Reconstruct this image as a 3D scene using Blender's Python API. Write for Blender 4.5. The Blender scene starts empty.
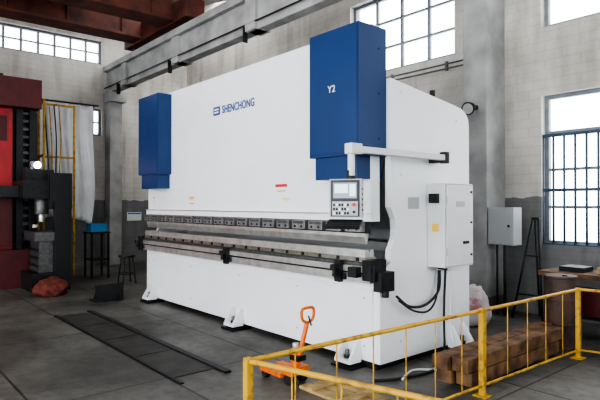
import bpy, bmesh, math, random
from mathutils import Vector, Matrix
random.seed(7)
S=bpy.context.scene
COL=S.collection

# ------------------------------------------------------------ materials
def mat(name,col,rough=0.5,metal=0.0,var=0.0,scale=6.0,col2=None,bump=0.0,emit=None,es=0.0,coat=0.0,detail=6,rv=0.0,lo=0.35,hi=0.65):
    m=bpy.data.materials.new(name); m.use_nodes=True
    nt=m.node_tree; b=nt.nodes['Principled BSDF']
    b.inputs['Base Color'].default_value=(*col,1)
    b.inputs['Roughness'].default_value=rough
    b.inputs['Metallic'].default_value=metal
    if coat: b.inputs['Coat Weight'].default_value=coat
    if emit:
        b.inputs['Emission Color'].default_value=(*emit,1); b.inputs['Emission Strength'].default_value=es
    tc=nt.nodes.new('ShaderNodeTexCoord')
    n=nt.nodes.new('ShaderNodeTexNoise'); n.inputs['Scale'].default_value=scale; n.inputs['Detail'].default_value=detail
    nt.links.new(tc.outputs['Object'],n.inputs['Vector'])
    r=nt.nodes.new('ShaderNodeValToRGB')
    r.color_ramp.elements[0].position=lo; r.color_ramp.elements[1].position=hi
    c2=col2 if col2 else tuple(c*(1-var) for c in col)
    r.color_ramp.elements[0].color=(*c2,1); r.color_ramp.elements[1].color=(*col,1)
    nt.links.new(n.outputs['Fac'],r.inputs['Fac']); nt.links.new(r.outputs['Color'],b.inputs['Base Color'])
    if rv:
        mr=nt.nodes.new('ShaderNodeMapRange'); mr.inputs['To Min'].default_value=max(0,rough-rv); mr.inputs['To Max'].default_value=min(1,rough+rv)
        nt.links.new(n.outputs['Fac'],mr.inputs['Value']); nt.links.new(mr.outputs['Result'],b.inputs['Roughness'])
    if bump:
        bp=nt.nodes.new('ShaderNodeBump'); bp.inputs['Strength'].default_value=bump; bp.inputs['Distance'].default_value=0.02
        nt.links.new(n.outputs['Fac'],bp.inputs['Height']); nt.links.new(bp.outputs['Normal'],b.inputs['Normal'])
    return m

M={}
M['white']=mat('white_enamel',(0.80,0.815,0.835),0.42,var=0.05,scale=1.1,lo=0.3,hi=0.55)
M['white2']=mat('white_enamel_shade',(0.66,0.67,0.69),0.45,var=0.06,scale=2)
M['blue']=mat('blue_enamel',(0.008,0.042,0.15),0.40,var=0.10,scale=3)
M['bluetext']=mat('blue_print',(0.02,0.08,0.28),0.4)
M['black']=mat('black_plastic',(0.012,0.012,0.014),0.45,var=0.3,scale=20)
M['dark']=mat('dark_steel',(0.030,0.032,0.035),0.45,0.5,var=0.4,scale=14)
M['steel']=mat('ground_steel',(0.70,0.69,0.66),0.36,0.75,var=0.22,scale=9,rv=0.1)
M['steel2']=mat('clamp_steel',(0.15,0.15,0.15),0.4,0.6,var=0.35,scale=16)
M['clamp']=mat('tool_clamp_steel',(0.30,0.30,0.30),0.4,0.5,var=0.3,scale=12)
M['plate']=mat('floor_plate_steel',(0.07,0.066,0.06),0.5,0.3,var=0.5,scale=5)
M['brass']=mat('oiled_steel',(0.42,0.40,0.34),0.35,0.8,var=0.3,scale=14)
M['grey']=mat('grey_paint',(0.40,0.42,0.43),0.45,var=0.06,scale=5)
M['lgrey']=mat('light_grey_paint',(0.64,0.65,0.655),0.42,var=0.05,scale=5)
M['yellow']=mat('yellow_rail_paint',(0.56,0.33,0.03),0.5,col2=(0.26,0.14,0.03),scale=14,lo=0.34,hi=0.5)
M['orange']=mat('orange_paint',(0.80,0.17,0.012),0.4,var=0.3,scale=12)
M['red']=mat('red_paint',(0.42,0.022,0.026),0.42,var=0.25,scale=4)
M['maroon']=mat('maroon_paint',(0.10,0.010,0.014),0.5,var=0.35,scale=4)
M['rust']=mat('red_oxide_steel',(0.15,0.038,0.022),0.65,col2=(0.05,0.015,0.012),scale=3)
M['conc']=mat('weathered_concrete',(0.42,0.42,0.41),0.85,col2=(0.27,0.27,0.265),scale=2.2,bump=0.15)
M['concd']=mat('dark_concrete',(0.22,0.22,0.215),0.85,col2=(0.12,0.12,0.12),scale=2.2,bump=0.2)
M['wood']=mat('timber',(0.20,0.105,0.05),0.75,col2=(0.06,0.03,0.016),scale=7,bump=0.2)
M['wood2']=mat('light_timber',(0.45,0.32,0.14),0.7,col2=(0.25,0.17,0.07),scale=7)
M['frame']=mat('window_frame_paint',(0.22,0.25,0.28),0.5,var=0.2,scale=8)
M['bars']=mat('blue_grille_paint',(0.05,0.09,0.15),0.5,var=0.3,scale=8)
M['cloth']=mat('white_plastic_sheet',(0.88,0.90,0.92),0.5,var=0.12,scale=2.5)
M['redbag']=mat('red_woven_sack',(0.20,0.045,0.03),0.8,var=0.6,scale=12,bump=0.4)
M['sack']=mat('pale_sack',(0.62,0.56,0.57),0.8,col2=(0.5,0.22,0.26),scale=6,lo=0.3,hi=0.42)
M['rubber']=mat('black_rubber',(0.012,0.012,0.012),0.6)
M['lamp']=mat('lamp_lens',(1,1,1),0.3,emit=(1,0.95,0.85),es=14)
M['lampoff']=mat('lamp_glass',(0.5,0.5,0.45),0.15,var=0.1)
M['screen']=mat('lcd_screen',(0.05,0.08,0.1),0.15,emit=(0.16,0.24,0.30),es=0.6)
M['screen2']=mat('lcd_window',(0.4,0.5,0.5),0.2,emit=(0.6,0.66,0.68),es=0.7)
M['labely']=mat('yellow_label',(0.80,0.50,0.04),0.5)
M['labelw']=mat('white_label',(0.8,0.8,0.79),0.5)
M['redl']=mat('red_label',(0.6,0.03,0.03),0.5)
M['bluelit']=mat('blue_plastic',(0.05,0.25,0.5),0.5)
M['drum']=mat('rusty_drum_paint',(0.10,0.05,0.035),0.6,col2=(0.04,0.025,0.02),scale=6)
M['ceil']=mat('ceiling_paint',(0.26,0.25,0.235),0.9,var=0.3,scale=1.2)
M['seam']=mat('panel_seam',(0.45,0.46,0.47),0.6)

def wallmat(name,dado_z):
    m=bpy.data.materials.new(name); m.use_nodes=True; nt=m.node_tree; N=nt.nodes; L=nt.links; b=N['Principled BSDF']
    b.inputs['Roughness'].default_value=0.9
    tc=N.new('ShaderNodeTexCoord')
    n=N.new('ShaderNodeTexNoise'); n.inputs['Scale'].default_value=0.9; n.inputs['Detail'].default_value=9; n.inputs['Roughness'].default_value=0.65
    L.new(tc.outputs['Object'],n.inputs['Vector'])
    mp=N.new('ShaderNodeMapping'); mp.inputs['Scale'].default_value=(2.5,2.5,0.35); L.new(tc.outputs['Object'],mp.inputs['Vector'])
    n2=N.new('ShaderNodeTexNoise'); n2.inputs['Scale'].default_value=1.6; n2.inputs['Detail'].default_value=6; L.new(mp.outputs['Vector'],n2.inputs['Vector'])
    r=N.new('ShaderNodeValToRGB'); r.color_ramp.elements[0].position=0.33; r.color_ramp.elements[1].position=0.6
    r.color_ramp.elements[0].color=(0.43,0.405,0.37,1); r.color_ramp.elements[1].color=(0.61,0.585,0.545,1)
    L.new(n.outputs['Fac'],r.inputs['Fac'])
    r2=N.new('ShaderNodeValToRGB'); r2.color_ramp.elements[0].position=0.35; r2.color_ramp.elements[1].position=0.7
    r2.color_ramp.elements[0].color=(0.155,0.158,0.158,1); r2.color_ramp.elements[1].color=(0.25,0.253,0.253,1)
    L.new(n.outputs['Fac'],r2.inputs['Fac'])
    st=N.new('ShaderNodeValToRGB'); st.color_ramp.elements[0].position=0.3; st.color_ramp.elements[1].position=0.5
    st.color_ramp.elements[0].color=(0.76,0.74,0.71,1); st.color_ramp.elements[1].color=(1,1,1,1)
    L.new(n2.outputs['Fac'],st.inputs['Fac'])
    sx=N.new('ShaderNodeSeparateXYZ'); L.new(tc.outputs['Object'],sx.inputs[0])
    ad=N.new('ShaderNodeMath'); ad.operation='MULTIPLY_ADD'; ad.inputs[1].default_value=0.15; L.new(n2.outputs['Fac'],ad.inputs[0]); L.new(sx.outputs['Z'],ad.inputs[2])
    gt=N.new('ShaderNodeMath'); gt.operation='LESS_THAN'; gt.inputs[1].default_value=dado_z+0.08; L.new(ad.outputs[0],gt.inputs[0])
    mx=N.new('ShaderNodeMix'); mx.data_type='RGBA'; L.new(gt.outputs[0],mx.inputs['Factor']); L.new(r.outputs['Color'],mx.inputs['A']); L.new(r2.outputs['Color'],mx.inputs['B'])
    ml=N.new('ShaderNodeMix'); ml.data_type='RGBA'; ml.blend_type='MULTIPLY'; ml.inputs['Factor'].default_value=1
    L.new(mx.outputs['Result'],ml.inputs['A']); L.new(st.outputs['Color'],ml.inputs['B'])
    bt=N.new('ShaderNodeTexBrick'); bt.inputs['Scale'].default_value=1.0; bt.inputs['Brick Width'].default_value=0.5; bt.inputs['Row Height'].default_value=0.14; bt.inputs['Mortar Size'].default_value=0.010
    bt.inputs['Color1'].default_value=(1,1,1,1); bt.inputs['Color2'].default_value=(0.96,0.96,0.96,1); bt.inputs['Mortar'].default_value=(0.86,0.85,0.84,1)
    cx=N.new('ShaderNodeCombineXYZ'); sm=N.new('ShaderNodeMath'); sm.operation='ADD'; L.new(sx.outputs['X'],sm.inputs[0]); L.new(sx.outputs['Y'],sm.inputs[1])
    L.new(sm.outputs[0],cx.inputs['X']); L.new(sx.outputs['Z'],cx.inputs['Y']); L.new(cx.outputs[0],bt.inputs['Vector'])
    m3=N.new('ShaderNodeMix'); m3.data_type='RGBA'; m3.blend_type='MULTIPLY'; m3.inputs['Factor'].default_value=0.7
    L.new(ml.outputs['Result'],m3.inputs['A']); L.new(bt.outputs['Color'],m3.inputs['B']); L.new(m3.outputs['Result'],b.inputs['Base Color'])
    bk=N.new('ShaderNodeBump'); bk.inputs['Strength'].default_value=0.15; bk.inputs['Distance'].default_value=0.03
    L.new(n.outputs['Fac'],bk.inputs['Height']); L.new(bk.outputs['Normal'],b.inputs['Normal'])
    return m
M['wall']=wallmat('stained_plaster_wall',1.75)

def floormat():
    m=bpy.data.materials.new('worn_concrete_floor'); m.use_nodes=True; nt=m.node_tree; N=nt.nodes; L=nt.links; b=N['Principled BSDF']
    tc=N.new('ShaderNodeTexCoord')
    def noise(s,d=8,rg=0.6):
        n=N.new('ShaderNodeTexNoise'); n.inputs['Scale'].default_value=s; n.inputs['Detail'].default_value=d; n.inputs['Roughness'].default_value=rg
        L.new(tc.outputs['Object'],n.inputs['Vector']); return n
    a=noise(0.75,9,0.62); c=noise(9,8,0.6); v=noise(0.45,6)
    r=N.new('ShaderNodeValToRGB'); r.color_ramp.elements[0].position=0.36; r.color_ramp.elements[1].position=0.64
    r.color_ramp.elements[0].color=(0.066,0.063,0.057,1); r.color_ramp.elements[1].color=(0.185,0.18,0.165,1)
    L.new(a.outputs['Fac'],r.inputs['Fac'])
    r2=N.new('ShaderNodeValToRGB'); r2.color_ramp.elements[0].position=0.36; r2.color_ramp.elements[1].position=0.55
    r2.color_ramp.elements[0].color=(0.64,0.62,0.60,1); r2.color_ramp.elements[1].color=(1,1,1,1)
    L.new(c.outputs['Fac'],r2.inputs['Fac'])
    m1=N.new('ShaderNodeMix'); m1.data_type='RGBA'; m1.blend_type='MULTIPLY'; m1.inputs['Factor'].default_value=0.8
    L.new(r.outputs['Color'],m1.inputs['A']); L.new(r2.outputs['Color'],m1.inputs['B'])
    bt=N.new('ShaderNodeTexBrick'); bt.inputs['Scale'].default_value=1.0; bt.inputs['Brick Width'].default_value=2.3; bt.inputs['Row Height'].default_value=1.15
    bt.inputs['Mortar Size'].default_value=0.014; bt.inputs['Mortar Smooth'].default_value=0.4; bt.offset=0.0
    bt.inputs['Color1'].default_value=(1,1,1,1); bt.inputs['Color2'].default_value=(0.76,0.76,0.76,1); bt.inputs['Mortar'].default_value=(0.22,0.20,0.19,1)
    dm=N.new('ShaderNodeMix'); dm.data_type='VECTOR'; dm.inputs['Factor'].default_value=0.01
    L.new(tc.outputs['Object'],dm.inputs['A']); L.new(c.outputs['Color'],dm.inputs['B']); L.new(dm.outputs['Result'],bt.inputs['Vector'])
    m2=N.new('ShaderNodeMix'); m2.data_type='RGBA'; m2.blend_type='MULTIPLY'; m2.inputs['Factor'].default_value=1
    L.new(m1.outputs['Result'],m2.inputs['A']); L.new(bt.outputs['Color'],m2.inputs['B']); L.new(m2.outputs['Result'],b.inputs['Base Color'])
    mr=N.new('ShaderNodeMapRange'); mr.inputs['From Min'].default_value=0.35; mr.inputs['From Max'].default_value=0.65; mr.inputs['To Min'].default_value=0.32; mr.inputs['To Max'].default_value=0.62
    L.new(v.outputs['Fac'],mr.inputs['Value']); L.new(mr.outputs['Result'],b.inputs['Roughness'])
    bp=N.new('ShaderNodeBump'); bp.inputs['Strength'].default_value=0.12; bp.inputs['Distance'].default_value=0.02
    L.new(c.outputs['Fac'],bp.inputs['Height']); L.new(bp.outputs['Normal'],b.inputs['Normal'])
    return m
M['floor']=floormat()

# ------------------------------------------------------------ mesh builder
class B:
    def __init__(s,name): s.name=name; s.bm=bmesh.new(); s.ms=[]
    def mi(s,k):
        if k not in s.ms: s.ms.append(k)
        return s.ms.index(k)
    def _tag(s,faces,k,smooth=False):
        i=s.mi(k)
        for f in faces: f.material_index=i; f.smooth=smooth
    def box(s,a,b,k,rot=None,piv=None):
        a=Vector(a);b=Vector(b)
        c=[(a.x,a.y,a.z),(b.x,a.y,a.z),(b.x,b.y,a.z),(a.x,b.y,a.z),(a.x,a.y,b.z),(b.x,a.y,b.z),(b.x,b.y,b.z),(a.x,b.y,b.z)]
        if rot is not None:
            p=Vector(piv) if piv is not None else (a+b)/2
            c=[tuple(rot@(Vector(q)-p)+p) for q in c]
        v=[s.bm.verts.new(q) for q in c]
        fs=[s.bm.faces.new([v[i] for i in f]) for f in ((0,3,2,1),(4,5,6,7),(0,1,5,4),(1,2,6,5),(2,3,7,6),(3,0,4,7))]
        s._tag(fs,k)
    def cyl(s,p0,p1,r,k,r2=None,n=20,caps=True):
        p0=Vector(p0);p1=Vector(p1); r2=r if r2 is None else r2
        d=(p1-p0).normalized(); up=Vector((0,0,1)) if abs(d.z)<0.9 else Vector((1,0,0))
        u=d.cross(up).normalized(); w=d.cross(u)
        A=[];C=[]
        for i in range(n):
            t=2*math.pi*i/n; o=u*math.cos(t)+w*math.sin(t)
            A.append(s.bm.verts.new(p0+o*r)); C.append(s.bm.verts.new(p1+o*r2))
        fs=[s.bm.faces.new([A[i],C[i],C[(i+1)%n],A[(i+1)%n]]) for i in range(n)]
        s._tag(fs,k,True)
        if caps: s._tag([s.bm.faces.new(A),s.bm.faces.new(C[::-1])],k)
    def prism(s,pts,axis,lo,hi,k):
        def P(p,t):
            if axis=='x': return (t,p[0],p[1])
            if axis=='y': return (p[0],t,p[1])
            return (p[0],p[1],t)
        A=[s.bm.verts.new(P(p,lo)) for p in pts]; C=[s.bm.verts.new(P(p,hi)) for p in pts]
        n=len(pts); fs=[s.bm.faces.new([A[i],A[(i+1)%n],C[(i+1)%n],C[i]]) for i in range(n)]
        fs+=[s.bm.faces.new(A[::-1]),s.bm.faces.new(C)]
        s._tag(fs,k)
    def tube(s,pts,r,k,n=10):
        P=[Vector(p) for p in pts]; Q=[]
        for i in range(len(P)-1):
            a=P[max(i-1,0)];b=P[i];c=P[i+1];d=P[min(i+2,len(P)-1)]
            for j in range(6):
                t=j/6; Q.append(0.5*((2*b)+(c-a)*t+(2*a-5*b+4*c-d)*t*t+(3*b-a-3*c+d)*t**3))
        Q.append(P[-1]); s.path(Q,r,k,n)
    def path(s,Q,r,k,n=10):
        Q=[Vector(q) for q in Q]; rings=[]; u=None
        for i,q in enumerate(Q):
            d=(Q[min(i+1,len(Q)-1)]-Q[max(i-1,0)]).normalized()
            if u is None:
                up=Vector((0,0,1)) if abs(d.z)<0.9 else Vector((1,0,0)); u=d.cross(up).normalized()
            else:
                u=(u-d*u.dot(d)).normalized()
            w=d.cross(u)
            rings.append([s.bm.verts.new(q+(u*math.cos(2*math.pi*j/n)+w*math.sin(2*math.pi*j/n))*r) for j in range(n)])
        fs=[]
        for a,b in zip(rings,rings[1:]):
            for j in range(n): fs.append(s.bm.faces.new([a[j],b[j],b[(j+1)%n],a[(j+1)%n]]))
        s._tag(fs,k,True); s._tag([s.bm.faces.new(rings[0]),s.bm.faces.new(rings[-1][::-1])],k)
    def done(s,bevel=0.0,parent=None,loc=None,rotz=0.0,seg=2,scale=None):
        bmesh.ops.recalc_face_normals(s.bm,faces=s.bm.faces[:])
        if scale: bmesh.ops.scale(s.bm,vec=(scale,scale,scale),verts=s.bm.verts[:])
        me=bpy.data.meshes.new(s.name); s.bm.to_mesh(me); s.bm.free()
        for k in s.ms: me.materials.append(M[k])
        o=bpy.data.objects.new(s.name,me); COL.objects.link(o)
        if loc is not None: o.location=loc
        o.rotation_euler[2]=rotz
        if bevel:
            m=o.modifiers.new('bevel','BEVEL'); m.width=bevel; m.segments=seg; m.limit_method='ANGLE'; m.angle_limit=math.radians(50)
        if parent is not None:
            o.parent=parent
        return o

def text(name,body,size,loc,k,rot,parent=None,ext=0.002,scx=1.0,bold=0.0,sp=1.0):
    cu=bpy.data.curves.new(name,'FONT'); cu.body=body; cu.size=size; cu.extrude=ext; cu.offset=bold; cu.space_character=sp
    o=bpy.data.objects.new(name,cu); COL.objects.link(o)
    o.location=loc; o.rotation_euler=rot; o.scale=(scx,1,1); cu.materials.append(M[k])
    if parent: o.parent=parent
    return o

# ------------------------------------------------------------ room
XL,XR,YB,YF,ZC=-14.5,6.0,7.85,-7.0,7.6
b=B('floor'); b.box((XL-0.3,YF-0.3,-0.2),(XR+0.3,YB+0.3,0),'floor'); b.done()
b=B('ceiling'); b.box((XL-0.3,YF-0.3,ZC),(XR+0.3,YB+0.3,ZC+0.2),'ceil')
b.done()

def wall(name,axis,t0,t1,u0,u1,z0,z1,ops):
    b=B(name)
    us=sorted({u0,u1,*[o[0] for o in ops],*[o[1] for o in ops]}); 
    for a,c in zip(us,us[1:]):
        cuts=sorted([(o[2],o[3]) for o in ops if o[0]<=a+1e-6 and o[1]>=c-1e-6])
        z=z0; segs=[]
        for p,q in cuts:
            if p>z: segs.append((z,p))
            z=q
        if z<z1: segs.append((z,z1))
        for p,q in segs:
            if axis=='y': b.box((a,t0,p),(c,t1,q),'wall')
            else: b.box((t0,a,p),(t1,c,q),'wall')
    return b.done()
back_ops=[(-7.6,-5.14,4.2,5.7),(-3.66,-1.2,4.27,5.7),(-3.66,-1.2,1.05,3.27),(1,3.5,4.25,5.7),(1,3.5,1.05,3.27)]
wall('wall_back','y',YB,YB+0.3,XL-0.3,XR+0.3,0,ZC,back_ops)
left_ops=[(2.1,4.86,5.45,6.1),(4.86,5.28,5.45,6.1),(4.86,5.28,3.5,4.25),(-3.5,0.8,5.45,6.1)]
wall('wall_left','x',XL-0.3,XL,YF-0.3,YB+0.3,0,ZC,left_ops)
wall('wall_front','y',YF-0.3,YF,XL-0.3,XR+0.3,0,ZC,[(-11,-7,0,4.5),(-4.5,1.5,0,5.2),(-13.5,-12,4.2,6.2),(-6.5,-5,4.2,6.2),(2.5,5,3.5,6.2)])  # large doorway is invented, out of view, to let sky light in
wall('wall_right','x',XR,XR+0.3,YF-0.3,YB+0.3,0,ZC,[(-4,0,0,5),(2,6,2.5,5.5)])

wn=[0]
def window(axis,t,u0,u1,z0,z1,nu,nz,k='frame',w=0.06,bars=None):
    wn[0]+=1
    b=B('window_%d'%wn[0]); d=0.035
    def bx(a0,a1,c0,c1,kk=k,tt=0.0,dd=d):
        if axis=='y': b.box((a0,t-dd+tt,c0),(a1,t+dd+tt,c1),kk)
        else: b.box((t-dd-tt,a0,c0),(t+dd-tt,a1,c1),kk)
    bx(u0,u1,z0,z0+w);bx(u0,u1,z1-w,z1);bx(u0,u0+w,z0+w,z1-w);bx(u1-w,u1,z0+w,z1-w)
    for i in range(1,nu):
        u=u0+(u1-u0)*i/nu; bx(u-w/2.2,u+w/2.2,z0+w,z1-w,dd=0.025)
    for i in range(1,nz):
        z=z0+(z1-z0)*i/nz; bx(u0+w,u1-w,z-w/3,z+w/3,dd=0.02)
    if bars:
        n,zt=bars
        for i in range(n+1):
            u=u0+(u1-u0)*i/n; b.cyl((u,t-0.1,z0-0.02),(u,t-0.1,zt),0.018,'bars',n=8)
        for z in (z0,z0+(zt-z0)*0.5,zt):
            b.box((u0-0.03,t-0.120,z-0.022),(u1,t-0.080,z+0.022),'bars')
    return b.done()
window('y',YB+0.15,-7.6,-5.14,4.2,5.7,4,3)
window('y',YB+0.15,-3.66,-1.2,4.27,5.7,3,3)
window('y',YB+0.15,-3.66,-1.2,1.05,3.27,3,4,bars=(16,2.66))
window('y',YB+0.15,1,3.5,4.25,5.7,4,3)
window('y',YB+0.15,1,3.5,1.05,3.27,4,4,bars=(16,2.66))
window('x',XL-0.15,2.1,5.28,5.45,6.1,8,2)
window('x',XL-0.15,-3.5,0.8,5.45,6.1,9,2)
window('x',XL-0.15,4.86,5.28,3.5,4.25,2,2)

b=B('pillar'); b.box((-4.63,7.3,0),(-4.23,YB,ZC),'conc'); b.box((-4.65,7.28,0),(-4.21,YB,0.25),'concd'); b.done(0.015)
b=B('wall_pilaster'); b.box((XL,5.36,0),(XL+0.35,5.70,4.4),'conc'); b.box((XL,5.30,4.4),(XL+0.5,5.76,4.68),'conc'); b.done(0.015)
b=B('crane_runway_girder')
b.box((XL,5.40,4.69),(XR,5.62,5.25),'conc'); b.box((XL,5.30,5.25),(XR,5.72,5.40),'conc')
for x in (-13.2,-10.4,-7.6,-4.8,-2,0.8,3.6):
    b.box((x-0.15,5.33,4.69),(x+0.15,5.69,5.25),'conc')
b.box((XL,5.49,5.40),(XR,5.53,5.46),'dark')
for i in range(5):
    x=XL+0.9+i*2.9; b.box((x,5.32,4.52),(x+0.025,5.42,4.80),'dark')
b.box((XL,5.33,4.80),(XR,5.35,4.83),'dark')
b.done(0.01)
b=B('wall_conduits')
for z in (3.98,4.06): b.cyl((XL,7.82,z),(-4.7,7.82,z),0.014,'concd',n=8)
for i in range(8): b.box((XL+0.8+i*1.2,7.80,3.94),(XL+0.84+i*1.2,YB,4.10),'concd')
b.done()
b=B('overhead_crane_bridge')
for x in (-12.2,-10.6):
    b.box((x-0.2,-6.5,5.62),(x+0.2,5.30,6.35),'rust'); b.box((x-0.28,-6.5,5.56),(x+0.28,5.30,5.62),'rust'); b.box((x-0.28,-6.5,6.35),(x+0.28,5.30,6.41),'rust')
    for y in [-6+i*1.2 for i in range(10)]: b.box((x-0.24,y,5.62),(x+0.24,y+0.03,6.35),'rust')
b.box((-13.0,5.28,5.53),(-9.8,5.72,5.95),'rust')
for x in (-12.7,-10.1): b.cyl((x,5.40,5.62),(x,5.62,5.62),0.14,'dark')
b.box((-12.2,-0.2,5.75),(-10.6,0.5,6.6),'maroon')
b.box((-12.0,2.6,6.41),(-10.8,4.2,6.9),'rust')
b.done(0.01)

# ------------------------------------------------------------ press brake
F=3.98; x0,x1=-8.77,-3.45
pb=B('press_brake')
prof=[(F,0.07),(5.56,0.07),(5.56,2.56),(5.545,2.64),(5.50,2.70),(5.42,2.745),(5.3,2.77),(4.14,2.92),(4.14,1.62),(4.21,1.50),(4.22,1.40),(4.21,1.30),(4.14,1.18),(4.14,1.06),(F,0.98)]
pb.prism(prof,'x',x1-0.07,x1,'white'); pb.prism(prof,'x',x0,x0+0.07,'white')
pb.box((x0+0.07,F+0.004,0.07),(x1-0.07,F+0.08,0.90),'white')
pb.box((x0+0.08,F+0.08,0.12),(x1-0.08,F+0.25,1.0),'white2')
pb.box((x0+0.12,F-0.010,0.13),(x1-0.09,F+0.003,0.80),'white')
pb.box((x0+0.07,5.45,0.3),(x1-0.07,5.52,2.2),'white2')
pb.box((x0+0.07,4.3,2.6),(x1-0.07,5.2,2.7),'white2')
pb.box((x0+0.07,5.0,0.3),(x1-0.07,5.06,2.6),'white')
# ram
pb.box((x0+0.10,3.96,1.52),(x1-0.10,4.09,3.45),'white')
pb.box((x0+0.06,3.94,1.475),(x1-0.08,4.07,1.56),'white')
pb.box((x0+0.06,3.925,1.545),(x1-0.08,3.939,1.56),'steel')
for (a,c) in ((-8.56,-7.82),(-4.21,-3.50)):
    pb.box((a,3.73,2.13),(c,4.135,3.415),'blue')
    pb.box((a+0.06,3.76,1.90),(c-0.06,4.13,2.13),'blue')
    pb.box((a+0.015,3.722,2.16),(c-0.015,3.73,3.39),'blue')
    for z in (2.3,2.75,3.2): pb.cyl((c,4.02,z),(c+0.004,4.02,z),0.012,'dark',n=8)
# clamps
n=18; X0=x0+0.12; W=(x1-0.12-X0)/n
pb.box((X0,3.93,1.355),(x1-0.12,3.98,1.475),'black')
for i in range(n):
    a=X0+i*W
    pb.box((a+0.03,3.865,1.372),(a+W-0.03,3.93,1.468),'clamp')
    pb.box((a+0.05,3.858,1.43),(a+W-0.05,3.865,1.46),'steel2')
    for q in (0.3,0.7): pb.cyl((a+W*q,3.857,1.40),(a+W*q,3.865,1.40),0.014,'black',n=10)
pb.prism([(3.92,1.355),(3.98,1.355),(3.98,1.32),(3.955,1.25),(3.945,1.25),(3.92,1.32)],'x',X0,x1-0.15,'steel')
# die + holders
pb.prism([(3.89,1.12),(4.02,1.12),(4.02,1.195),(3.98,1.195),(3.96,1.165),(3.94,1.195),(3.89,1.195)],'x',X0,x1-0.12,'steel')
pb.box((X0,3.875,1.075),(x1-0.10,4.04,1.12),'brass')
for i in range(19):
    a=X0+i*(x1-0.2-X0)/18; pb.box((a-0.018,3.865,1.08),(a+0.018,3.875,1.115),'dark')
pb.box((x0+0.03,3.86,1.04),(x1-0.02,4.06,1.07),'steel2')
pb.box((x0+0.03,3.84,0.975),(x1-0.02,F+0.02,1.035),'steel')
pb.box((x0+0.03,3.865,0.955),(x1-0.02,F+0.02,0.975),'dark')
pb.box((x0+0.03,3.85,0.875),(x1-0.02,F+0.01,0.955),'steel')
for a in (x0-0.02,x1-0.10): pb.box((a,3.83,0.90),(a+0.12,4.05,1.10),'dark')
for x in (-8.66,-5.97,-3.86):
    pb.box((x-0.03,3.72,0.99),(x+0.03,3.86,1.04),'black'); pb.box((x-0.04,3.79,0.86),(x+0.04,3.84,1.08),'black')
    pb.cyl((x,3.75,0.92),(x,3.75,1.01),0.02,'dark'); pb.box((x-0.08,3.82,0.89),(x+0.08,3.85,0.95),'dark')
pb.box((-3.68,3.76,0.93),(-3.57,3.84,1.03),'black')
# drive box on the right end
pb.box((x1+0.002,3.88,0.80),(x1+0.10,4.08,0.99),'black'); pb.box((x1+0.002,3.84,0.90),(x1+0.05,3.95,1.06),'dark')
pb.cyl((x1+0.06,3.99,0.74),(x1+0.06,3.99,0.80),0.035,'black')
pb.box((x1+0.10,3.91,0.84),(x1+0.108,4.04,0.94),'dark')
pb.box((x0+0.3,4.6,1.12),(x1-0.3,4.72,1.22),'lgrey')
for x in (-7.2,-5.1): pb.box((x-0.08,4.45,1.2),(x+0.08,4.75,1.32),'dark')
def foot(cx,yf,w=0.22):
    pb.box((cx-w/2-0.03,yf-0.20,0.0),(cx+w/2+0.03,yf+0.1,0.03),'dark')
    pb.box((cx-w/2,yf-0.18,0.05),(cx+w/2,yf-0.012,0.085),'white')
    for s_ in (-1,1):
        xx=cx+s_*(w/2-0.015)
        pb.prism([(yf-0.011,0.06),(yf-0.17,0.06),(yf-0.17,0.10),(yf-0.06,0.27),(yf-0.011,0.27)],'x',xx-0.012,xx+0.012,'white')
    pb.cyl((cx,yf-0.10,0.02),(cx,yf-0.10,0.17),0.022,'steel2',n=12); pb.cyl((cx,yf-0.10,0.085),(cx,yf-0.10,0.115),0.04,'dark',n=6)
for cx in (-8.45,-5.90,-3.80): foot(cx,F)
def footx(cy,xf,w=0.26):
    pb.box((xf-0.1,cy-w/2-0.03,0),(xf+0.22,cy+w/2+0.03,0.03),'dark')
    pb.box((xf+0.002,cy-w/2,0.05),(xf+0.19,cy+w/2,0.085),'white')
    for s_ in (-1,1):
        yy=cy+s_*(w/2-0.015)
        pb.prism([(xf+0.001,0.06),(xf+0.18,0.06),(xf+0.18,0.10),(xf+0.05,0.30),(xf+0.001,0.30)],'y',yy-0.012,yy+0.012,'white')
    pb.cyl((xf+0.1,cy,0.02),(xf+0.1,cy,0.18),0.022,'steel2',n=12); pb.cyl((xf+0.1,cy,0.085),(xf+0.1,cy,0.115),0.04,'dark',n=6)
footx(5.25,x1)
pb.box((x0+0.05,4.0,0),(x0+0.3,5.5,0.07),'dark'); pb.box((x1-0.3,4.0,0),(x1-0.06,5.5,0.07),'dark')
def lab(cx,z,w,h,k='labely',y=3.96,inner=True):
    pb.box((cx-w/2,y-0.003,z-h/2),(cx+w/2,y,z+h/2),'labelw')
    pb.box((cx-w/2+0.005,y-0.005,z+h*0.12),(cx+w/2-0.005,y-0.003,z+h/2-0.006),k)
    if inner: pb.box((cx-w/3,y-0.005,z-h*0.35),(cx+w/3,y-0.003,z-h*0.28),'dark')
lab(-7.15,1.70,0.16,0.14); lab(-4.98,1.84,0.24,0.11,'redl'); lab(-4.88,1.70,0.14,0.05,'labely'); lab(-8.45,1.72,0.06,0.12,'labely')
pb.box((x1,4.42,1.60),(x1+0.004,4.60,1.72),'grey')
for y,z in ((4.3,2.8),(5.3,2.6),(4.3,0.25),(5.4,0.25),(4.3,1.95)):
    pb.cyl((x1,y,z),(x1+0.006,y,z),0.016,'lgrey',n=10)
for z in (0.22,0.70):
    for x in (-8.5,-7.2,-5.9,-4.7,-3.65): pb.cyl((x,F-0.014,z),(x,F-0.010,z),0.012,'seam',n=10)
pb.cyl((-3.49,4.90,2.80),(-3.49,4.90,2.90),0.03,'black',n=12)
PB=pb.done(0.005)
R90=(math.radians(90),0,0)
text('maker_lettering','SHENCHONG',0.15,(-6.30,3.955,2.91),'bluetext',R90,PB,scx=0.80,bold=0.003,sp=1.05)
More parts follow.
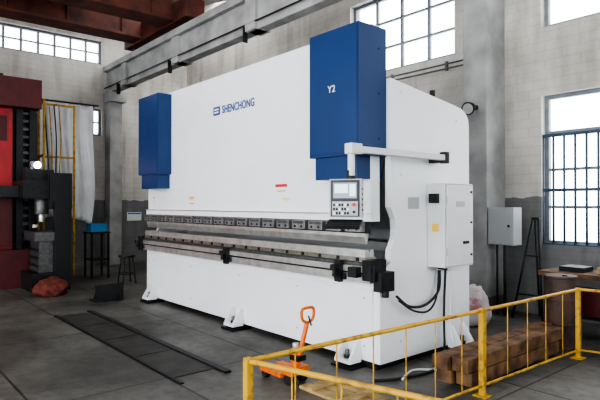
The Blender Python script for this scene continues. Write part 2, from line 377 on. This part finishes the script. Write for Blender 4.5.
text('cover_lettering','Y2',0.10,(-3.92,3.719,2.78),'labelw',R90,PB)
lg=B('maker_emblem')
lg.box((-6.53,3.953,2.90),(-6.36,3.96,3.02),'bluetext'); lg.box((-6.50,3.950,2.93),(-6.39,3.953,2.95),'labelw'); lg.box((-6.50,3.950,2.97),(-6.39,3.953,2.99),'labelw')
lg.done(0,PB)
pa=B('pendant_arm')
AX=-3.28; AZ=2.14
pa.box((AX-0.032,3.42,AZ-0.03),(AX+0.032,4.80,AZ+0.03),'lgrey')
pa.box((AX-0.045,3.36,AZ-0.045),(AX+0.045,3.50,AZ+0.05),'lgrey')
pa.cyl((AX,3.40,AZ-0.24),(AX,3.40,AZ),0.032,'lgrey'); pa.cyl((AX,3.40,AZ-0.28),(AX,3.40,AZ-0.24),0.045,'dark')
pa.cyl((AX,4.82,AZ-0.06),(AX,4.82,AZ+0.06),0.05,'black'); pa.box((x1+0.001,4.77,AZ-0.05),(AX,4.87,AZ+0.02),'dark')
pa.done(0.006,PB)
cp=B('control_pendant')
cp.box((-0.155,-0.06,-0.185),(0.155,0.06,0.185),'grey')
cp.box((-0.14,-0.068,-0.175),(0.14,-0.06,0.175),'black')
cp.box((-0.115,-0.072,0.0),(0.115,-0.068,0.15),'screen')
cp.box((-0.10,-0.075,0.05),(0.03,-0.072,0.135),'screen2'); cp.box((0.045,-0.075,0.02),(0.105,-0.072,0.135),'screen2')
cp.box((-0.125,-0.074,-0.165),(0.125,-0.068,-0.03),'grey')
for i in range(6):
    for j in range(3): cp.box((-0.115+i*0.027,-0.078,-0.155+j*0.04),(-0.095+i*0.027,-0.074,-0.13+j*0.04),'dark' if (i+j)%3 else 'labelw')
cp.cyl((0.09,-0.068,-0.06),(0.09,-0.092,-0.06),0.016,'redl',n=14); cp.cyl((0.09,-0.068,-0.13),(0.09,-0.088,-0.13),0.014,'black',n=12)
rt=Matrix.Rotation(math.radians(18),3,'X')
cp.box((-0.165,-0.20,-0.235),(0.165,-0.02,-0.20),'black',rt,(0,-0.02,-0.215))
cp.box((-0.14,-0.17,-0.20),(0.14,-0.05,-0.195),'dark',rt,(0,-0.02,-0.215))
cp.cyl((0.03,0,0.185),(0.03,0,0.27),0.03,'dark')
for z in range(5): cp.box((0.156,-0.03,-0.12+z*0.05),(0.158,0.04,-0.10+z*0.05),'dark')
cp.done(0.005,PB,loc=(AX-0.035,3.375,1.70),rotz=math.radians(32),scale=0.92)

ec=B('electrical_cabinet')
ec.box((x1+0.005,4.74,0.98),(-3.22,5.26,1.87),'lgrey')
ec.box((-3.22,4.755,0.995),(-3.205,5.245,1.855),'lgrey')
ec.box((-3.235,4.75,0.99),(-3.218,5.25,1.86),'dark')
ec.box((-3.205,4.92,1.62),(-3.20,5.08,1.68),'grey')
ec.box((-3.205,5.05,1.22),(-3.19,5.15,1.25),'dark')
for z in (1.15,1.7): ec.cyl((-3.212,4.75,z-0.04),(-3.212,4.75,z+0.04),0.012,'grey',n=8)
for z in (1.10,1.45,1.78): ec.cyl((-3.205,5.20,z),(-3.19,5.20,z),0.012,'dark',n=8)
ec.box((-3.40,4.70,1.66),(-3.29,4.74,1.76),'dark'); ec.cyl((-3.345,4.69,1.71),(-3.345,4.70,1.71),0.022,'black')
ec.box((-3.38,4.735,1.36),(-3.30,4.74,1.44),'labely')
for i,xx in enumerate((-3.40,-3.36,-3.32)): ec.cyl((xx,4.9,0.94),(xx,4.9,0.98),0.018,'black',n=10)
ec.done(0.005)
cb=B('power_cable')
cb.tube([(-3.40,4.9,0.93),(-3.38,4.85,0.72),(-3.36,4.6,0.60),(-3.34,4.3,0.62),(-3.36,4.12,0.74)],0.014,'rubber')
cb.tube([(-3.40,4.88,0.93),(-3.37,4.8,0.66),(-3.33,4.6,0.54),(-3.30,4.32,0.58),(-3.33,4.12,0.70)],0.010,'rubber')
cb.done()
cb=B('floor_cable')
cb.tube([(-3.36,4.95,0.93),(-3.38,4.95,0.5),(-3.34,4.9,0.12),(-3.22,4.7,0.014),(-3.12,4.3,0.014),(-3.2,3.9,0.014),(-3.3,3.72,0.014)],0.013,'rubber')
cb.tube([(-3.32,4.95,0.93),(-3.33,5.0,0.6),(-3.30,4.95,0.3),(-3.15,4.85,0.02),(-3.08,4.5,0.014),(-3.25,4.25,0.014),(-3.15,3.95,0.014)],0.012,'lgrey')
cb.done()

# ------------------------------------------------------------ yellow guard rail
rl=B('guard_railing')
C=Vector((-2.55,1.78,0)); D=Vector((-2.385,5.95,0)); H=0.735
E=Vector((-1.05,2.20,0)); G=Vector((-1.2,6.30,0))
def run(p,q,nb,posts=()):
    rl.cyl(p+Vector((0,0,H)),q+Vector((0,0,H)),0.016,'yellow',n=12)
    rl.cyl(p+Vector((0,0,0.09)),q+Vector((0,0,0.09)),0.012,'yellow',n=10)
    for i in range(1,nb):
        m=p.lerp(q,i/nb); rl.cyl(m+Vector((0,0,0.09)),m+Vector((0,0,H)),0.005,'yellow',n=8)
    for f in posts:
        m=p.lerp(q,f); a=0.022
        rl.box((m.x-a,m.y-a,0.0),(m.x+a,m.y+a,H+0.02),'yellow'); rl.box((m.x-0.06,m.y-0.06,0),(m.x+0.06,m.y+0.06,0.012),'yellow')
run(C,D,12,(0,0.57,1)); run(C,E,5,(1,)); run(D,G,4,(1,))
rl.done(0.003)

tb=B('timber_stack')
for j in range(2):
    for i in range(2):
        a=-2.87+i*0.17; z=0.05+j*0.13
        tb.box((a,4.08+0.05*i-0.06*j,z),(a+0.158,5.98-0.12*i+0.1*j,z+0.122),'wood')
for y in (4.4,5.5): tb.box((-2.90,y,0),(-2.53,y+0.09,0.05),'wood')
tb.done(0.008)
tb=B('wooden_boards')
for i in range(3): tb.box((-3.62+0.02*i,3.08+i*0.13,0.0),(-2.95+0.03*i,3.19+i*0.13,0.03),'wood2')
tb.box((-3.5,3.06,0.03),(-3.42,3.48,0.055),'wood2'); tb.box((-3.1,3.06,0.03),(-3.02,3.48,0.055),'wood2')
tb.done(0.004)

pt=B('pallet_truck')
bx,by=-3.80,3.15
pt.box((bx-0.02,by-0.11,0.09),(bx+0.12,by+0.11,0.16),'orange')
pt.cyl((bx+0.05,by,0.10),(bx+0.05,by,0.32),0.045,'orange'); pt.cyl((bx+0.05,by,0.32),(bx+0.05,by,0.37),0.03,'steel')
pt.box((bx+0.02,by-0.05,0.22),(bx+0.14,by+0.05,0.27),'dark')
top=Vector((bx+0.14,by+0.07,0.66)); bot=Vector((bx+0.10,by,0.25))
pt.cyl(bot,top-Vector((0.01,0,0.10)),0.022,'orange')
lp=[(0,0,-0.10),(0,-0.06,-0.07),(0,-0.075,0),(0,-0.05,0.035),(0,0.05,0.035),(0,0.075,0),(0,0.06,-0.07),(0,0,-0.10)]
pt.tube([top+Vector(p) for p in lp],0.014,'orange')
pt.tube([top+Vector((0.02,-0.01,-0.03)),top+Vector((0.05,0,-0.12))],0.008,'black')
for s_ in (-1,1):
    pt.cyl((bx+0.05,by+s_*0.05,0.055),(bx+0.05,by+s_*0.10,0.055),0.055,'rubber')
    pt.box((bx-0.32,by+s_*0.10-0.04,0.06),(bx+0.0,by+s_*0.10+0.04,0.10),'orange')
    pt.cyl((bx-0.27,by+s_*0.10-0.03,0.035),(bx-0.27,by+s_*0.10+0.03,0.035),0.035,'rubber')
pt.done(0.004)

fr=B('floor_cover_plate')
fr.box((-8.2,2.36,0),(-4.6,2.80,0.010),'plate'); fr.box((-8.3,2.80,0),(-4.4,2.87,0.022),'dark'); fr.box((-8.3,2.325,0),(-4.4,2.36,0.012),'dark')
for i in range(1,4): fr.box((-8.2+i*0.9,2.36,0.010),(-8.185+i*0.9,2.80,0.013),'dark')
fr.done(0.003)

st=B('stool'); sx,sy=-10.76,4.44
st.cyl((sx,sy,0.55),(sx,sy,0.585),0.17,'black',n=28)
for a in range(4):
    t=math.radians(45+90*a); st.cyl((sx+0.19*math.cos(t),sy+0.19*math.sin(t),0),(sx+0.12*math.cos(t),sy+0.12*math.sin(t),0.55),0.015,'dark',n=8)
ring=[(sx+0.165*math.cos(math.radians(i*15)),sy+0.165*math.sin(math.radians(i*15)),0.2) for i in range(25)]
st.path(ring,0.008,'dark',8)
st.done(0.004)
ap=B('steel_angle_plate')
ap.box((-9.25,3.15,0),(-8.92,3.62,0.03),'dark'); ap.box((-8.95,3.15,0.03),(-8.91,3.62,0.30),'dark')
for y in (3.2,3.55): ap.prism([(-9.2,0.03),(-8.95,0.03),(-8.95,0.27)],'y',y,y+0.02,'dark')
ap.done(0.004)
def blob(name,c,r,k,seed):
    bm=bmesh.new(); bmesh.ops.create_icosphere(bm,subdivisions=4,radius=1)
    from mathutils import noise
    for v in bm.verts:
        nn=noise.noise(v.co*1.7+Vector((seed,0,0)))*0.3+noise.noise(v.co*5+Vector((seed,3,0)))*0.12
        co=v.co*(1+nn); z=max(co.z,-0.55)+0.55
        v.co=Vector((c[0]+co.x*r[0],c[1]+co.y*r[1],z*r[2]))
    me=bpy.data.meshes.new(name); bm.to_mesh(me); bm.free(); me.materials.append(M[k])
    for p in me.polygons: p.use_smooth=True
    o=bpy.data.objects.new(name,me); COL.objects.link(o); return o
blob('red_sack',(-10.25,2.82),(0.25,0.28,0.19),'redbag',1)
blob('pale_sack',(-4.0,6.55),(0.2,0.2,0.34),'sack',5)

# red milling machine (left)
mc=B('milling_machine')
mc.box((-13.4,-1.0,0.0),(-11.5,2.75,0.75),'maroon')
mc.box((-13.4,-0.6,0.75),(-11.75,2.50,3.55),'red')
mc.box((-13.5,-0.8,3.55),(-11.4,2.95,4.12),'maroon')
mc.box((-13.2,-0.7,4.12),(-11.6,2.3,4.2),'dark')
mc.box((-11.75,1.4,0.8),(-11.6,2.45,1.9),'maroon')
for y in (2.56,2.80): mc.box((-12.0,y,0.75),(-11.7,y+0.12,3.55),'dark')
mc.box((-12.1,2.50,0.75),(-11.95,3.0,3.55),'black')
for z in [0.9+i*0.16 for i in range(17)]: mc.box((-11.95,2.68,z),(-11.8,2.80,z+0.06),'steel2')
mc.box((-12.0,2.5,1.75),(-10.9,3.25,2.10),'dark'); mc.box((-11.6,1.2,1.78),(-11.2,2.5,2.0),'black'); mc.cyl((-11.2,2.9,1.45),(-11.2,2.9,1.75),0.13,'steel2'); mc.cyl((-11.2,2.9,1.3),(-11.2,2.9,1.45),0.06,'steel')
mc.box((-10.95,2.95,1.55),(-10.8,3.35,2.25),'black')
mc.box((-11.4,2.6,2.10),(-11.1,3.1,2.32),'dark'); mc.cyl((-11.2,2.75,2.10),(-11.2,2.75,2.45),0.07,'steel2')
mc.box((-11.5,2.6,0.0),(-10.7,3.3,0.35),'dark'); mc.box((-11.4,2.75,0.35),(-10.8,3.2,0.95),'steel2'); mc.box((-11.5,2.65,0.95),(-10.7,3.35,1.12),'steel2')
for z in (0.45,0.6,0.75): mc.box((-11.42,2.72,z),(-10.78,2.75,z+0.05),'dark')
mc.box((-11.45,3.2,1.12),(-11.2,3.33,1.45),'black')
mc.box((-10.8,3.0,0.1),(-10.66,3.3,1.7),'black')
mc.cyl((-10.95,2.72,1.2),(-10.95,2.72,1.26),0.05,'lampoff')
mc.cyl((-11.25,2.75,2.42),(-11.05,2.78,2.40),0.07,'grey'); mc.cyl((-11.05,2.78,2.40),(-11.03,2.78,2.40),0.065,'lamp'); mc.cyl((-11.3,2.7,2.25),(-11.2,2.76,2.42),0.02,'dark')
mc.box((-11.75,1.75,2.22),(-11.745,2.25,2.48),'labelw'); mc.box((-11.745,2.02,2.24),(-11.74,2.23,2.46),'labely')
mc.box((-11.75,1.5,2.9),(-11.74,2.4,3.4),'maroon')
mc.done(0.012)
cf=B('cable_carrier_frame')
for (x,y) in ((-12.6,3.2),(-12.6,3.95),(-12.2,3.2)): cf.box((x-0.02,y-0.02,0),(x+0.02,y+0.02,3.9),'yellow')
for z in (1.6,2.7,3.87): cf.box((-12.62,3.2,z-0.02),(-12.58,3.95,z+0.02),'yellow'); cf.box((-12.6,3.18,z-0.02),(-12.2,3.22,z+0.02),'yellow')
for k in range(4): cf.tube([(-12.56,3.3+k*0.10,3.85),(-12.45,3.32+k*0.10,3.1),(-12.4,3.34+k*0.08,2.4),(-12.5,3.3+k*0.10,1.6)],0.014,'yellow' if k%2 else 'rubber')
cf.done()
def sheet(name,x,ya,yb,za,zb,k):
    bm=bmesh.new(); nu,nv=60,24; g=[]
    for j in range(nv+1):
        row=[]
        for i in range(nu+1):
            u=i/nu;v=j/nv
            y=ya+(yb-ya)*u+0.08*(1-v)*math.sin(v*5); z=za+(zb-za)*v+0.12*(1-v)*math.sin(u*4)
            row.append(bm.verts.new((x+0.06*math.sin(u*25+v*2)+0.03*math.sin(u*55+v*5),y,z)))
        g.append(row)
    for j in range(nv):
        for i in range(nu): bm.faces.new([g[j][i],g[j][i+1],g[j+1][i+1],g[j+1][i]])
    me=bpy.data.meshes.new(name); bm.to_mesh(me); bm.free(); me.materials.append(M[k])
    for p in me.polygons: p.use_smooth=True
    o=bpy.data.objects.new(name,me); COL.objects.link(o)
    s=o.modifiers.new('th','SOLIDIFY'); s.thickness=0.004
    return o
sh=sheet('plastic_sheet_curtain',-13.3,3.35,4.60,1.25,4.05,'cloth')
cr=B('curtain_rail'); cr.cyl((-13.3,3.2,4.09),(-13.3,4.75,4.09),0.02,'dark'); 
for y in (3.25,4.70): cr.box((XL,y-0.02,4.07),(-13.28,y+0.02,4.11),'dark')
cr.done()
nt_=B('notice_board'); nt_.box((XL,5.98,1.18),(XL+0.02,6.40,1.42),'labelw'); nt_.box((XL+0.02,6.0,1.36),(XL+0.022,6.38,1.40),'bluelit'); nt_.done()
bb=B('side_table'); 
for (x,y) in ((-12.28,4.07),(-11.86,4.07),(-12.28,4.44),(-11.86,4.44)): bb.box((x,y,0.0),(x+0.04,y+0.04,1.0),'dark')
bb.box((-12.3,4.05,1.0),(-11.8,4.5,1.03),'dark'); bb.box((-12.28,4.08,0.4),(-11.84,4.46,0.43),'dark')
bb.done(0.005)
bb=B('blue_crate'); bb.box((-12.2,4.1,1.03),(-11.9,4.45,1.05),'bluelit')
for a in (((-12.2,4.1,1.05),(-11.9,4.12,1.2)),((-12.2,4.43,1.05),(-11.9,4.45,1.2)),((-12.2,4.12,1.05),(-12.18,4.43,1.2)),((-11.92,4.12,1.05),(-11.9,4.43,1.2)),((-12.22,4.08,1.2),(-11.88,4.10,1.22)),((-11.9,4.08,1.2),(-11.88,4.47,1.22))): bb.box(a[0],a[1],'bluelit')
bb.done(0.003)

gb=B('distribution_box')
gb.box((-4.20,7.28,1.05),(-3.80,7.52,1.60),'grey'); gb.box((-4.18,7.272,1.07),(-3.82,7.28,1.58),'grey'); gb.cyl((-3.87,7.262,1.33),(-3.87,7.272,1.33),0.02,'black')
gb.cyl((-4.0,7.4,0),(-4.0,7.4,1.05),0.02,'dark'); gb.cyl((-4.12,7.4,0),(-4.12,7.4,1.05),0.015,'dark')
gb.done(0.006)
fl=B('flood_lamp')
fl.cyl((-4.40,7.18,3.12),(-4.37,7.02,3.07),0.06,'black',r2=0.10); fl.cyl((-4.37,7.022,3.07),(-4.369,7.012,3.067),0.08,'lampoff'); fl.box((-4.43,7.15,3.09),(-4.37,7.3,3.15),'black')
fl.done()
ea=B('steel_trestle')
ea.cyl((-3.86,7.35,0),(-3.68,7.62,1.45),0.016,'dark',n=8); ea.cyl((-3.42,7.35,0),(-3.60,7.62,1.45),0.016,'dark',n=8)
ea.cyl((-3.64,7.74,0),(-3.64,7.60,1.42),0.016,'dark',n=8); ea.cyl((-3.82,7.41,0.35),(-3.46,7.41,0.35),0.012,'dark',n=8); ea.cyl((-3.75,7.52,0.9),(-3.53,7.52,0.9),0.012,'dark',n=8)
ea.cyl((-3.70,7.62,1.44),(-3.58,7.62,1.44),0.018,'dark',n=8)
ea.done()
wb=B('workbench')
wb.box((-3.2,6.75,0.74),(-1.4,7.32,0.80),'wood')
for x in (-3.15,-1.5):
    for y in (6.8,7.22): wb.box((x,y,0),(x+0.06,y+0.06,0.74),'dark')
wb.box((-3.15,6.8,0.25),(-1.45,7.28,0.28),'dark'); wb.box((-3.05,6.85,0.28),(-2.5,7.2,0.6),'maroon'); wb.box((-2.4,6.85,0.28),(-1.9,7.2,0.55),'dark')
wb.box((-3.0,6.9,0.80),(-2.7,7.2,0.86),'dark'); wb.box((-2.55,6.9,0.80),(-2.2,7.1,0.88),'wood2'); wb.cyl((-2.0,7.0,0.8),(-2.0,7.0,0.98),0.07,'drum')
wb.done(0.006)
dr=B('oil_drum')
dr.cyl((-2.72,6.30,0),(-2.72,6.30,0.82),0.17,'drum',n=32)
for z in (0.02,0.28,0.55,0.81): dr.cyl((-2.72,6.30,z-0.015),(-2.72,6.30,z+0.015),0.18,'drum',n=32)
dr.cyl((-2.65,6.25,0.82),(-2.65,6.25,0.84),0.03,'dark')
dr.done(0.004)

# ------------------------------------------------------------ light
w=bpy.data.worlds.new('World'); S.world=w; w.use_nodes=True
bg=w.node_tree.nodes['Background']; bg.inputs['Color'].default_value=(0.92,0.96,1.0,1); bg.inputs['Strength'].default_value=5.0
def area(name,loc,tgt,sx,sy,p,col=(1,1,1)):
    l=bpy.data.lights.new(name,'AREA'); l.shape='RECTANGLE'; l.size=sx; l.size_y=sy; l.energy=p; l.color=col
    o=bpy.data.objects.new(name,l); COL.objects.link(o); o.location=loc
    o.rotation_euler=(Vector(tgt)-Vector(loc)).to_track_quat('-Z','Y').to_euler(); return o
area('fill_front',(-1.5,-6.9,2.7),(-3.5,4,1.2),6,5,400,(0.95,0.98,1))  # added fill light inside the invented doorway behind the camera
area('fill_front_left',(-9,-6.9,2.4),(-8,4,1.2),4,4.4,40,(0.95,0.98,1))  # weaker added fill at another unseen opening, aimed at the press's left end
area('fill_right',(5.8,3,3.2),(-3.5,4.6,1.5),4,3,85,(0.95,0.98,1))  # unseen fill panel by the right wall, added to brighten the press
area('fill_overhead',(-6,0.5,7.3),(-6,1.8,0),5,2,90,(1,0.98,0.94))  # added overhead fill, no fixture modelled
area('fill_rear',(-11.5,6.4,7.3),(-12.5,5.5,2),4,1.5,130,(0.97,0.99,1))  # fill added to lift the dark rear-left corner; ceiling is closed here
area('fill_rear.001',(-4,6.6,7.3),(-4,7.4,2),5,1.2,60,(0.97,0.99,1))  # added fill for the back wall and pillar, no roof opening

# ------------------------------------------------------------ camera
cd=bpy.data.cameras.new('camera'); cam=bpy.data.objects.new('camera',cd); COL.objects.link(cam)
cd.sensor_width=36; cd.lens=530/600*36; cd.clip_end=200
cam.location=(0,0,1.65)
cam.rotation_euler=(math.radians(90)+math.atan(4/530),0,math.radians(49.5))
S.camera=cam
S.view_settings.view_transform='AgX'
S.view_settings.look='AgX - High Contrast'
S.view_settings.exposure=0.12
